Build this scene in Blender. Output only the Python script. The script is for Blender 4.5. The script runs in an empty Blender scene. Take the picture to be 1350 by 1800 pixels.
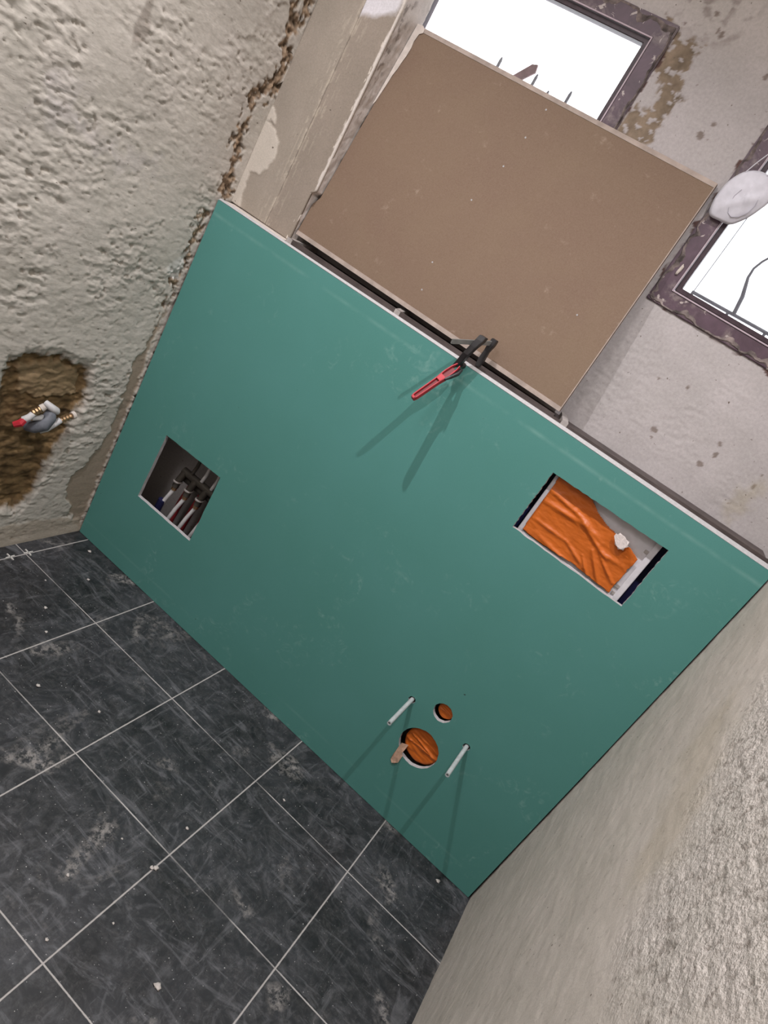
import bpy, bmesh, math, random
import numpy as np
from mathutils import Vector, Matrix
random.seed(4)
sc = bpy.context.scene
# ------------------------------------------------------------ camera, light, exposure
CAM = (1.2683, -1.5050, 1.3339)
RIGHT = Vector((0.75926031, 0.42389137, 0.49380146))
DOWN = Vector((0.59729254, -0.152628, -0.7873667))
FWD = Vector((-0.25839002, 0.89276021, -0.36907154))
cd = bpy.data.cameras.new('camera'); cam = bpy.data.objects.new('camera', cd)
sc.collection.objects.link(cam)
cd.sensor_fit = 'VERTICAL'; cd.sensor_height = 24; cd.lens = 1178.16 / 1800 * 24; cd.clip_start = 0.02
M = Matrix.Identity(4)
for i in range(3):
    M[i][0] = RIGHT[i]; M[i][1] = -DOWN[i]; M[i][2] = -FWD[i]; M[i][3] = CAM[i]
cam.matrix_world = M
sc.camera = cam
sc.view_settings.view_transform = 'Standard'; sc.view_settings.look = 'None'
sc.view_settings.gamma = 1; sc.view_settings.use_curve_mapping = False
sc.view_settings.exposure = 0.0
w = bpy.data.worlds.new('sky'); sc.world = w; w.use_nodes = True
bg = w.node_tree.nodes['Background']; bg.inputs[0].default_value = (0.93, 0.95, 1, 1); bg.inputs[1].default_value = 3.6

def lamp(name, loc, power, radius, color, half=None):
    l = bpy.data.lights.new(name, 'SPOT' if half else 'POINT'); l.energy = power; l.shadow_soft_size = radius; l.color = color
    if half: l.spot_size = math.radians(half * 2); l.spot_blend = 1.0
    o = bpy.data.objects.new(name, l); o.location = loc; sc.collection.objects.link(o)
WHITE = (1, 0.99, 1.02)
lamp('ceiling_downlight', (1.28, -0.74, 2.40), 75, 0.012, WHITE, 66)
lamp('ceiling_downlight', (0.33, -0.80, 2.52), 105, 0.012, WHITE, 66)
lamp('fill_lamp', (0.45, -1.95, 2.30), 34, 0.25, WHITE)  # unseen soft fill lamp added behind the camera to lift the walls

# ------------------------------------------------------------ numpy noise and polygon masks
def gnoise(x, y, seed=0):
    rs = np.random.RandomState(seed); perm = rs.permutation(256); ang = rs.rand(256) * 2 * np.pi
    gx, gy = np.cos(ang), np.sin(ang)
    xi = np.floor(x).astype(int); yi = np.floor(y).astype(int); xf = x - xi; yf = y - yi
    def g(ix, iy, dx, dy):
        h = perm[(perm[ix & 255] + iy) & 255]
        return gx[h] * dx + gy[h] * dy
    u = xf * xf * xf * (xf * (xf * 6 - 15) + 10); v = yf * yf * yf * (yf * (yf * 6 - 15) + 10)
    a = g(xi, yi, xf, yf); b = g(xi + 1, yi, xf - 1, yf); c = g(xi, yi + 1, xf, yf - 1); d = g(xi + 1, yi + 1, xf - 1, yf - 1)
    return (a * (1 - u) + b * u) * (1 - v) + (c * (1 - u) + d * u) * v * 1.0
def fbm(x, y, octs=4, seed=0, gain=0.5):
    s = 0; a = 1.0
    for k in range(octs):
        s = s + a * gnoise(x * 2 ** k, y * 2 ** k, seed + k * 7); a *= gain
    return s
def sdf(px, py, poly):
    P = np.array(poly, float); n = len(P); d = np.full(px.shape, 1e9); inside = np.zeros(px.shape, bool)
    for i in range(n):
        a = P[i]; b = P[(i + 1) % n]; e = b - a
        wx = px - a[0]; wy = py - a[1]
        t = np.clip((wx * e[0] + wy * e[1]) / max(e @ e, 1e-12), 0, 1)
        d = np.minimum(d, np.hypot(wx - e[0] * t, wy - e[1] * t))
        c1 = (a[1] > py) != (b[1] > py)
        with np.errstate(divide='ignore', invalid='ignore'):
            xx = (b[0] - a[0]) * (py - a[1]) / (b[1] - a[1] if b[1] != a[1] else 1e-12) + a[0]
        inside ^= c1 & (px < xx)
    return np.where(inside, -d, d)
def mask(u, v, poly, soft=0.003, rag=0.012, freq=40, seed=3):
    n1 = fbm(u * freq, v * freq, 4, seed) * rag * 2; n2 = fbm(u * freq + 50, v * freq + 9, 4, seed + 1) * rag * 2
    return np.clip(0.5 - sdf(u + n1, v + n2, poly) / soft / 2, 0, 1)
def sstep(a, b, x):
    t = np.clip((x - a) / (b - a), 0, 1); return t * t * (3 - 2 * t)
def lin(c):
    return tuple(((x / 255) / 12.92 if x / 255 <= 0.04045 else ((x / 255 + 0.055) / 1.055) ** 2.4) for x in c)

# ------------------------------------------------------------ materials
class NT:
    def __init__(s, name):
        s.m = bpy.data.materials.new(name); s.m.use_nodes = True; s.t = s.m.node_tree; s.b = s.t.nodes['Principled BSDF']
        s.co = s.t.nodes.new('ShaderNodeTexCoord').outputs['Object']
    def n(s, typ, **kw):
        nd = s.t.nodes.new(typ)
        for k, v in kw.items():
            if k.startswith('_'): setattr(nd, k[1:], v)
            else:
                key = int(k[1:]) if k[0] == 'i' and k[1:].isdigit() else k
                s.put(nd.inputs[key], v)
        return nd
    def put(s, inp, v):
        if isinstance(v, bpy.types.NodeSocket): s.t.links.new(v, inp)
        else: inp.default_value = v
    def mapped(s, scale=(1, 1, 1), rot=(0, 0, 0)):
        return s.n('ShaderNodeMapping', Vector=s.co, Scale=scale, Rotation=rot).outputs[0]
    def noise(s, scale, detail=4, rough=0.55, dist=0, vec=None):
        return s.n('ShaderNodeTexNoise', Vector=vec or s.co, Scale=scale, Detail=detail, Roughness=rough, Distortion=dist).outputs[0]
    def math(s, op, a, b=0.0, c=0.0, clamp=False):
        return s.n('ShaderNodeMath', _operation=op, _use_clamp=clamp, i0=a, i1=b, i2=c).outputs[0]
    def ramp(s, v, a, b, lo=0.0, hi=1.0):
        nd = s.n('ShaderNodeMapRange', i0=v, i1=a, i2=b, i3=lo, i4=hi); nd.clamp = True; return nd.outputs[0]
    def mix(s, f, a, b, mode='MIX'):
        nd = s.t.nodes.new('ShaderNodeMix'); nd.data_type = 'RGBA'; nd.blend_type = mode
        s.put(nd.inputs[0], f); s.put(nd.inputs[6], a if isinstance(a, bpy.types.NodeSocket) else (*a[:3], 1)); s.put(nd.inputs[7], b if isinstance(b, bpy.types.NodeSocket) else (*b[:3], 1))
        return nd.outputs[2]
    def bump(s, h, strength=0.3, dist=0.002):
        s.put(s.b.inputs['Normal'], s.n('ShaderNodeBump', Strength=strength, Distance=dist, Height=h).outputs[0])
    def base(s, c, rough=0.7, metal=0.0, spec=0.3):
        s.put(s.b.inputs['Base Color'], c if isinstance(c, bpy.types.NodeSocket) else (*c[:3], 1))
        s.put(s.b.inputs['Roughness'], rough); s.b.inputs['Metallic'].default_value = metal; s.b.inputs['Specular IOR Level'].default_value = spec
        return s.m
def simple(name, c, rough=0.6, metal=0.0, var=0.25, scale=60, bump=0.0, spec=0.3):
    t = NT(name); nz = t.noise(scale, 5)
    f = t.ramp(nz, 0.35, 0.7)
    col = t.mix(f, tuple(x * (1 - var) for x in c), tuple(min(1, x * (1 + var * 0.6)) for x in c))
    if bump: t.bump(t.noise(scale * 4, 4), bump, 0.001)
    return t.base(col, rough, metal, spec)
def painted_wall(name, fine=260, strength=0.35, dist=0.0012, scale=(1, 1, 1), grain=False):
    t = NT(name)
    a = t.n('ShaderNodeAttribute', _attribute_name='Col').outputs['Color']
    v = t.mapped(scale)
    nz = t.noise(fine, 5, 0.6, vec=v); big = t.noise(9, 5, 0.6)
    c = t.mix(t.ramp(nz, 0.25, 0.75), (0.86, 0.86, 0.85), (1.09, 1.09, 1.09)); c = t.mix(1.0, a, c, 'MULTIPLY')
    c2 = t.mix(t.ramp(big, 0.3, 0.7), (0.93, 0.93, 0.91), (1.05, 1.04, 1.04)); c = t.mix(1.0, c, c2, 'MULTIPLY')
    sp = t.noise(120, 3, 0.5, vec=v)
    c = t.mix(t.ramp(sp, 0.70, 0.76), c, (0.13, 0.105, 0.085))
    if grain:
        al = t.t.nodes[[n.name for n in t.t.nodes if n.type == 'ATTRIBUTE'][0]].outputs['Alpha']
        g = t.noise(190, 3, 0.6); g2 = t.math('MULTIPLY', t.ramp(g, 0.3, 0.7), al)
        c = t.mix(t.math('MULTIPLY', t.ramp(g, 0.45, 0.30), t.math('MULTIPLY', al, 0.32)), c, (0.22, 0.19, 0.17))
        h = t.math('ADD', t.math('MULTIPLY', nz, 0.25), t.math('MULTIPLY', g2, 1.1)); t.bump(h, 0.6, 0.0024)
    else:
        t.bump(nz, strength, dist)
    return t.base(c, 0.85, 0, 0.15)

WHITE_GYP = simple('gypsum core', (0.40, 0.385, 0.385), 0.9, var=0.1, scale=200, bump=0.4)
def green_mat():
    t = NT('green plasterboard paper')
    sep = t.n('ShaderNodeSeparateXYZ', i0=t.co); Z = sep.outputs[2]; X = sep.outputs[0]
    n1 = t.noise(3.2, 5, 0.55); n2 = t.noise(400, 3)
    c = t.mix(t.ramp(n1, 0.3, 0.7), (0.068, 0.206, 0.180), (0.076, 0.220, 0.200))
    c = t.mix(t.ramp(n2, 0.3, 0.7, 0, 0.12), c, (0.13, 0.33, 0.27))
    dust = t.noise(5.5, 6, 0.65, 1.1); dust2 = t.noise(30, 5, 0.6, 2.0)
    f = t.math('MULTIPLY', t.ramp(dust, 0.56, 0.74), t.ramp(dust2, 0.52, 0.72)); 
    c = t.mix(t.math('MULTIPLY', f, 0.42), c, (0.36, 0.52, 0.46))
    # taper line under the top edge and above the bottom edge
    zz = t.math('ADD', Z, t.math('MULTIPLY', X, -0.0076))
    for z0, wd, am in ((1.081, 0.007, 0.24), (0.052, 0.006, 0.09)):
        d = t.math('ABSOLUTE', t.math('SUBTRACT', zz, z0)); 
        l = t.math('MULTIPLY', t.ramp(d, 0, wd, 1, 0), t.ramp(t.noise(9, 5, 0.6), 0.4, 0.62))
        c = t.mix(t.math('MULTIPLY', l, am), c, (0.30, 0.48, 0.42))
    sp = t.noise(75, 2, 0.4); c = t.mix(t.ramp(sp, 0.79, 0.81), c, (0.03, 0.06, 0.05))
    t.bump(n2, 0.08, 0.0005)
    return t.base(c, 0.66, 0, 0.2)
GREEN = green_mat()
def kraft_mat():
    t = NT('brown plasterboard paper')
    n1 = t.noise(4.5, 5, 0.6, 0.4); n2 = t.noise(350, 3)
    c = t.mix(t.ramp(n1, 0.3, 0.7), (0.164, 0.107, 0.075), (0.178, 0.122, 0.082))
    c = t.mix(t.ramp(n2, 0.3, 0.7, 0, 0.12), c, (0.40, 0.30, 0.24))
    f = t.math('MULTIPLY', t.ramp(t.noise(16, 5, 0.7), 0.60, 0.75), t.ramp(t.noise(70, 3), 0.5, 0.68)); c = t.mix(t.math('MULTIPLY', f, 0.5), c, (0.5, 0.4, 0.33))
    return t.base(c, 0.75, 0, 0.2)
KRAFT = kraft_mat()
KRAFT_EDGE = simple('pale paper edge', (0.37, 0.30, 0.26), 0.85, var=0.2, scale=35, bump=0.2)  # paler paper strips along the brown sheet edges
ZINC = simple('galvanised steel', (0.42, 0.38, 0.36), 0.5, 0.3, 0.15, 60)
ZINC_DARK = simple('dark galvanised steel', (0.085, 0.066, 0.062), 0.55, 0.2, 0.25, 25)  # dark brown-grey steel for the channel and floor track
PIPE_WHITE = simple('white pipe', (0.52, 0.50, 0.50), 0.4, var=0.12)
PIPE_RED = simple('red pipe', (0.20, 0.018, 0.022), 0.5)
PIPE_BLUE = simple('blue pipe', (0.012, 0.012, 0.045), 0.5)
RED = simple('red handle plastic', (0.42, 0.022, 0.034), 0.5, var=0.12, spec=0.3)
RED_SHADE = simple('shaded red web', (0.15, 0.008, 0.012), 0.5, var=0.1)  # handle red darkened to paint the shade in the recessed slots
BLACK = simple('black plastic', (0.016, 0.014, 0.015), 0.45, var=0.2, spec=0.5)
BAR = simple('grey steel bar', (0.26, 0.26, 0.25), 0.4, 0.5, 0.15)
SLEEVE = simple('grey plastic sleeve', (0.40, 0.42, 0.42), 0.5, var=0.15, scale=90)
HOLE = simple('dark bore', (0.01, 0.01, 0.01), 0.9)
BRASS = simple('brass', (0.42, 0.27, 0.15), 0.35, 0.8, 0.2, 120)
GREYPL = simple('grey fitting plastic', (0.13, 0.135, 0.155), 0.5, var=0.25, scale=50)
CAST = simple('dull cast metal', (0.075, 0.065, 0.055), 0.5, 0.3, 0.2)
BOXGREY = simple('light grey housing plastic', (0.60, 0.575, 0.60), 0.5, var=0.08)
NAVY = simple('navy blue plastic', (0.012, 0.012, 0.055), 0.5, var=0.1)
FRINGE = simple('broken dusty plaster', (0.20, 0.160, 0.150), 0.9, var=0.75, scale=42, bump=0.7)
def crest_mat():
    t = NT('purple brown varnished wood')
    n1 = t.noise(22, 5, 0.6, 0.5); c = t.mix(t.ramp(n1, 0.3, 0.7), (0.060, 0.034, 0.046), (0.105, 0.062, 0.084))
    d = t.math('MULTIPLY', t.ramp(t.noise(13, 5, 0.65, 0.8), 0.50, 0.62), t.ramp(t.noise(75, 4, 0.6), 0.40, 0.58))
    c = t.mix(t.math('MULTIPLY', d, 0.6), c, (0.25, 0.20, 0.19)); c = t.mix(t.ramp(t.noise(40, 4, 0.6, 0.6), 0.63, 0.66), c, (0.40, 0.34, 0.32))
    t.bump(t.noise(90, 4), 0.2, 0.001)
    return t.base(c, 0.45, 0, 0.4)
CREST = crest_mat()
SASH = simple('dark wood sash', (0.050, 0.030, 0.038), 0.4, var=0.3, scale=70)
BEAD = simple('pale glazing bead', (0.45, 0.36, 0.40), 0.5, var=0.1)
MASKM = simple('white mask cloth', (0.60, 0.58, 0.63), 0.9, var=0.08, bump=0.1)
SEAM = simple('pressed seam', (0.40, 0.38, 0.43), 0.9, var=0.06)
IRON = simple('grey painted iron', (0.085, 0.085, 0.10), 0.5, var=0.2)
RUST = simple('rusty iron', (0.11, 0.055, 0.06), 0.7, var=0.3)
PLASTER = simple('pale plaster', (0.56, 0.49, 0.44), 0.9, var=0.15, scale=70, bump=0.5)
CRUMB = simple('crumbled plaster', (0.50, 0.46, 0.43), 0.9, var=0.2, scale=150, bump=0.5)
TAPE = simple('crumpled masking tape', (0.62, 0.40, 0.29), 0.6, var=0.25, scale=120, bump=0.3)
TAPEW = simple('white gauze tape', (0.66, 0.58, 0.56), 0.8, var=0.2, scale=300, bump=0.4)
CEIL = simple('ceiling paint', (0.62, 0.59, 0.55), 0.9, var=0.05, scale=10)
SPACER = simple('white spacer plastic', (0.55, 0.53, 0.50), 0.6, var=0.1)
def film_mat(name, c):
    t = NT(name)
    n1 = t.noise(30, 5, 0.6, 0.5)
    col = t.mix(t.ramp(n1, 0.3, 0.7), tuple(x * 0.85 for x in c), c)
    t.bump(t.noise(55, 4, 0.5, 1.5, vec=t.mapped((1, 1, 2.2))), 0.25, 0.002)
    return t.base(col, 0.38, 0, 0.35)
ORANGE = film_mat('orange plastic film', (0.52, 0.118, 0.014))
def glass_mat():
    m = bpy.data.materials.new('window glass'); m.use_nodes = True; t = m.node_tree; t.nodes.clear()
    o = t.nodes.new('ShaderNodeOutputMaterial'); mx = t.nodes.new('ShaderNodeMixShader'); tr = t.nodes.new('ShaderNodeBsdfTransparent')
    gl = t.nodes.new('ShaderNodeBsdfGlossy'); gl.inputs['Roughness'].default_value = 0.05; fr = t.nodes.new('ShaderNodeFresnel'); fr.inputs[0].default_value = 1.45
    t.links.new(fr.outputs[0], mx.inputs[0]); t.links.new(tr.outputs[0], mx.inputs[1]); t.links.new(gl.outputs[0], mx.inputs[2]); t.links.new(mx.outputs[0], o.inputs[0])
    return m
GLASS = glass_mat()
TX, X0, Y0 = 0.3130, 0.0430, 0.2215
def floor_mat():
    t = NT('black floor tile')
    sep = t.n('ShaderNodeSeparateXYZ', i0=t.co); X, Y = sep.outputs[0], sep.outputs[1]
    def line(c, off, per):
        q = t.math('DIVIDE', t.math('SUBTRACT', c, off), per); f = t.math('FRACT', t.math('ADD', q, 0.5))
        return t.math('MULTIPLY', t.math('ABSOLUTE', t.math('SUBTRACT', f, 0.5)), per), t.math('FLOOR', q)
    dx, ix = line(X, X0, 0.3148); dy, iy = line(Y, -Y0, 0.3091)
    jx = t.math('ADD', dx, t.math('MULTIPLY', t.math('SUBTRACT', t.noise(90, 3), 0.5), 0.0016)); jy = t.math('ADD', dy, t.math('MULTIPLY', t.math('SUBTRACT', t.noise(95, 3), 0.5), 0.0016))
    g1 = t.ramp(jx, 0.0011, 0.0022, 1, 0); g2 = t.ramp(jy, 0.0009, 0.0019, 1, 0)
    far = t.ramp(t.noise(4.0, 3, 0.5), 0.42, 0.54); g2 = t.math('MULTIPLY', g2, t.math('ADD', t.math('MULTIPLY', far, 0.75), 0.25))
    g = t.math('MAXIMUM', g1, g2)
    big = t.noise(4.5, 6, 0.62, 1.2); mid = t.noise(18, 7, 0.68, 2.4); fine = t.noise(85, 6, 0.72, 2.2)
    wv = t.noise(9, 7, 0.66, 4.5)
    base = t.mix(t.ramp(big, 0.35, 0.7), (0.010, 0.0106, 0.0115), (0.032, 0.033, 0.037))
    d = t.math('MULTIPLY', t.ramp(mid, 0.42, 0.78), t.ramp(fine, 0.35, 0.75)); d2 = t.math('MULTIPLY', t.ramp(wv, 0.5, 0.76), t.ramp(big, 0.35, 0.62))
    c = t.mix(t.math('MULTIPLY', d, 0.75), base, (0.130, 0.125, 0.125)); c = t.mix(t.math('MULTIPLY', d2, 0.8), c, (0.105, 0.106, 0.114))
    str_ = t.noise(14, 6, 0.7, 1.5, vec=t.mapped((0.35, 1.6, 1), (0, 0, 0.9))); str2 = t.noise(16, 6, 0.7, 1.2, vec=t.mapped((1.7, 0.4, 1), (0, 0, 0.5)))
    c = t.mix(t.math('MULTIPLY', t.ramp(str_, 0.54, 0.70), 0.55), c, (0.15, 0.15, 0.16)); c = t.mix(t.math('MULTIPLY', t.ramp(str2, 0.56, 0.72), 0.5), c, (0.14, 0.14, 0.148))
    sm = t.math('MULTIPLY', t.ramp(t.noise(6.3, 3, 0.5, 0.6), 0.60, 0.72), t.ramp(t.noise(60, 5, 0.7), 0.45, 0.6)); c = t.mix(t.math('MULTIPLY', sm, 0.8), c, (0.27, 0.25, 0.235))
    sp = t.noise(210, 2, 0.4); c = t.mix(t.ramp(sp, 0.73, 0.75), c, (0.34, 0.33, 0.32))
    c = t.mix(g, c, (0.36, 0.335, 0.32))
    h = t.math('SUBTRACT', t.math('MULTIPLY', fine, 0.12), g); t.bump(h, 0.4, 0.0015)
    return t.base(c, t.ramp(d2, 0, 1, 0.36, 0.7), 0, 0.42)
FLOORM = floor_mat()
LEFTW = painted_wall('rough lime plaster', 170, 0.35, 0.0012, (1, 0.6, 1.5))
BACKW = painted_wall('smooth old plaster', 150, 0.3, 0.0012)
RIGHTW = painted_wall('render on right wall', 330, 0.75, 0.0016, grain=True)
BOXW = painted_wall('dusty grey board', 300, 0.12, 0.0006)

# ------------------------------------------------------------ mesh helpers
class MB:
    def __init__(s): s.v = []; s.f = []
    def add(s, vs, fs):
        k = len(s.v); s.v += [tuple(p) for p in vs]; s.f += [tuple(i + k for i in q) for q in fs]; return s
    def box(s, x0, x1, y0, y1, z0, z1, m=None):
        vs = [Vector((x, y, z)) for x in (x0, x1) for y in (y0, y1) for z in (z0, z1)]
        if m is not None: vs = [m @ v for v in vs]
        return s.add(vs, [(0, 1, 3, 2), (4, 6, 7, 5), (0, 4, 5, 1), (2, 3, 7, 6), (0, 2, 6, 4), (1, 5, 7, 3)])
    def tube(s, pts, r, n=14, cap=True):
        pts = [Vector(p) for p in pts]; rs = r if isinstance(r, (list, tuple)) else [r] * len(pts)
        t0 = (pts[1] - pts[0]).normalized(); up = Vector((0, 0, 1)) if abs(t0.z) < 0.9 else Vector((1, 0, 0))
        a = t0.cross(up).normalized(); vs = []
        for i, p in enumerate(pts):
            t = (pts[min(i + 1, len(pts) - 1)] - pts[max(i - 1, 0)])
            t = t.normalized() if t.length > 1e-9 else t0
            a = (a - t * a.dot(t)).normalized(); b = t.cross(a)
            for k in range(n):
                q = 2 * math.pi * k / n; vs.append(p + (a * math.cos(q) + b * math.sin(q)) * rs[i])
        fs = [(i * n + k, i * n + (k + 1) % n, (i + 1) * n + (k + 1) % n, (i + 1) * n + k) for i in range(len(pts) - 1) for k in range(n)]
        if cap: fs += [tuple(range(n))[::-1], tuple((len(pts) - 1) * n + k for k in range(n))]
        return s.add(vs, fs)
    def prism(s, poly, d):
        n = len(poly); poly = [Vector(p) for p in poly]; d = Vector(d)
        return s.add(poly + [p + d for p in poly], [tuple(range(n))[::-1], tuple(range(n, 2 * n))] + [(i, (i + 1) % n, n + (i + 1) % n, n + i) for i in range(n)])
    def build(s, name, mat, parent=None, bevel=0, smooth=False, origin=None):
        me = bpy.data.meshes.new(name); off = Vector(origin) if origin else Vector((0, 0, 0))
        if parent is not None and origin is None: off = Vector(parent.matrix_world.translation) if False else parent_loc(parent)
        me.from_pydata([Vector(p) - off for p in s.v], [], s.f); me.materials.append(mat)
        bm = bmesh.new(); bm.from_mesh(me); bmesh.ops.recalc_face_normals(bm, faces=bm.faces)
        if bevel: bmesh.ops.bevel(bm, geom=[e for e in bm.edges if e.calc_face_angle(0) > 0.6], offset=bevel, segments=2, affect='EDGES')
        bm.to_mesh(me); bm.free()
        if smooth:
            for p in me.polygons: p.use_smooth = True
            try: me.set_sharp_from_angle(angle=0.9)
            except Exception: pass
        o = bpy.data.objects.new(name, me); sc.collection.objects.link(o)
        if parent is not None: o.parent = parent
        elif origin: o.location = origin
        return o
def parent_loc(p):
    v = Vector((0, 0, 0))
    while p is not None: v = v + Vector(p.location); p = p.parent
    return v
def empty(name, loc=(0, 0, 0)):
    o = bpy.data.objects.new(name, None); o.location = loc; o.empty_display_size = 0.02; sc.collection.objects.link(o); return o
def tag(o, label=None, cat=None, group=None, kind=None):
    if label: o['label'] = label
    if cat: o['category'] = cat
    if group: o['group'] = group
    if kind: o['kind'] = kind
    return o
def dup(o, parent=None):
    c = o.copy(); sc.collection.objects.link(c)
    if parent is not None: c.parent = parent
    for ch in list(o.children): dup(ch, c)
    return c
def axis(lo, hi, d0, d1, fine, coarse, extra=()):
    s = set()
    def run(a, b, st):
        n = max(1, int(round((b - a) / st)))
        for i in range(n + 1): s.add(round(a + (b - a) * i / n, 5))
    if d0 > lo: run(lo, d0, coarse)
    run(d0, d1, fine)
    if hi > d1: run(d1, hi, coarse)
    r = sorted(s)
    for e in extra:
        k = min(range(len(r)), key=lambda i: abs(r[i] - e)); r[k] = e
    return np.array(r)
def gridmesh(name, us, vs, fn, mat, holes=(), flip=False, parent=None):
    U, V = np.meshgrid(us, vs, indexing='ij'); P, C = fn(U, V)
    nu, nv = len(us), len(vs); idx = np.arange(nu * nv).reshape(nu, nv)
    q = np.stack([idx[:-1, :-1], idx[1:, :-1], idx[1:, 1:], idx[:-1, 1:]], -1)
    cu = (us[:-1] + us[1:]) / 2; cv = (vs[:-1] + vs[1:]) / 2; CU, CV = np.meshgrid(cu, cv, indexing='ij')
    keep = np.ones(CU.shape, bool)
    for (a, b, c, d) in holes: keep &= ~((CU > a) & (CU < b) & (CV > c) & (CV < d))
    q = q[keep].reshape(-1, 4)
    if flip: q = q[:, ::-1]
    me = bpy.data.meshes.new(name); me.from_pydata(P.reshape(-1, 3).tolist(), [], q.tolist()); me.materials.append(mat)
    if C is not None:
        at = me.color_attributes.new('Col', 'FLOAT_COLOR', 'POINT')
        cc = (C.reshape(-1, 4) if C.shape[-1] == 4 else np.concatenate([C.reshape(-1, 3), np.ones((nu * nv, 1))], 1)).astype(np.float32); at.data.foreach_set('color', cc.ravel())
    for p in me.polygons: p.use_smooth = True
    o = bpy.data.objects.new(name, me); sc.collection.objects.link(o)
    if parent is not None: o.parent = parent
    return o
def blend(C, m, col): return C * (1 - m[..., None]) + np.array(col) * m[..., None]

# ------------------------------------------------------------ room shell
XR, YB, ZC, YF = 1.590, 0.160, 2.62, -2.60
tag(MB().box(-0.15, XR + 0.12, YF - 0.1, 0.30, -0.06, 0.0).build('floor', FLOORM), kind='structure')
tag(MB().box(-0.15, XR + 0.12, YF - 0.1, 0.30, ZC, ZC + 0.08).build('ceiling', CEIL), kind='structure')
tag(MB().box(-0.15, XR + 0.12, YF - 0.1, YF, 0, ZC).build('wall_front', CEIL), kind='structure')

HOLLOW = [(-0.426,0.6),(-0.374,0.622),(-0.287,0.624),(-0.195,0.591),(-0.168,0.506),(-0.182,0.429),(-0.193,0.358),(-0.221,0.274),(-0.221,0.2),(-0.253,0.135),(-0.318,0.148),(-0.416,0.161),(-0.475,0.379),(-0.404,0.433),(-0.419,0.507)]
LOBE = [(-0.396,0.586),(-0.305,0.606),(-0.241,0.593),(-0.206,0.563),(-0.198,0.506),(-0.298,0.493),(-0.359,0.507)]
MORTAR = [(-0.029,0.676),(-0.053,0.619),(-0.043,0.526),(-0.033,0.417),(-0.049,0.327),(-0.082,0.263),(-0.12,0.227),(-0.109,0.162),(-0.06,0.092),(-0.001,0.001),(0,0.322),(-0.005,0.574),(-0.01,0.803)]
RUB1 = [(0.051,1.63),(-0.017,1.596),(-0.006,1.526),(0.024,1.453),(-0.019,1.401),(-0.036,1.34),(-0.028,1.259),(-0.011,1.206),(-0.001,1.125),(0.049,1.128),(0.028,1.203),(0.01,1.3),(0.004,1.369),(0.057,1.39),(0.06,1.433),(0.043,1.548)]
RUB2 = [(-0.043,1.068),(-0.026,0.985),(-0.044,0.883),(-0.026,0.766),(-0.029,0.676),(-0.01,0.803),(-0.004,0.974),(-0.002,1.074)]
WHITEP = [(-0.072,0.911),(-0.041,0.942),(-0.018,0.971),(-0.01,0.877),(-0.055,0.887)]
BLUE1 = [(-0.548,1.134),(-0.491,1.22),(-0.409,1.151),(-0.329,1.141),(-0.197,1.12),(-0.28,1.108),(-0.43,1.132),(-0.495,1.126)]
SMUDGE = [(-0.387,1.418),(-0.378,1.422),(-0.362,1.356),(-0.37,1.334),(-0.391,1.329),(-0.398,1.356)]
LIP = [(-0.364,0.082),(-0.297,0.077),(-0.19,0.079),(-0.09,0.071),(-0.018,0.049),(0.038,-0.034),(-0.157,-0.021),(-0.34,-0.005)]
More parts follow.
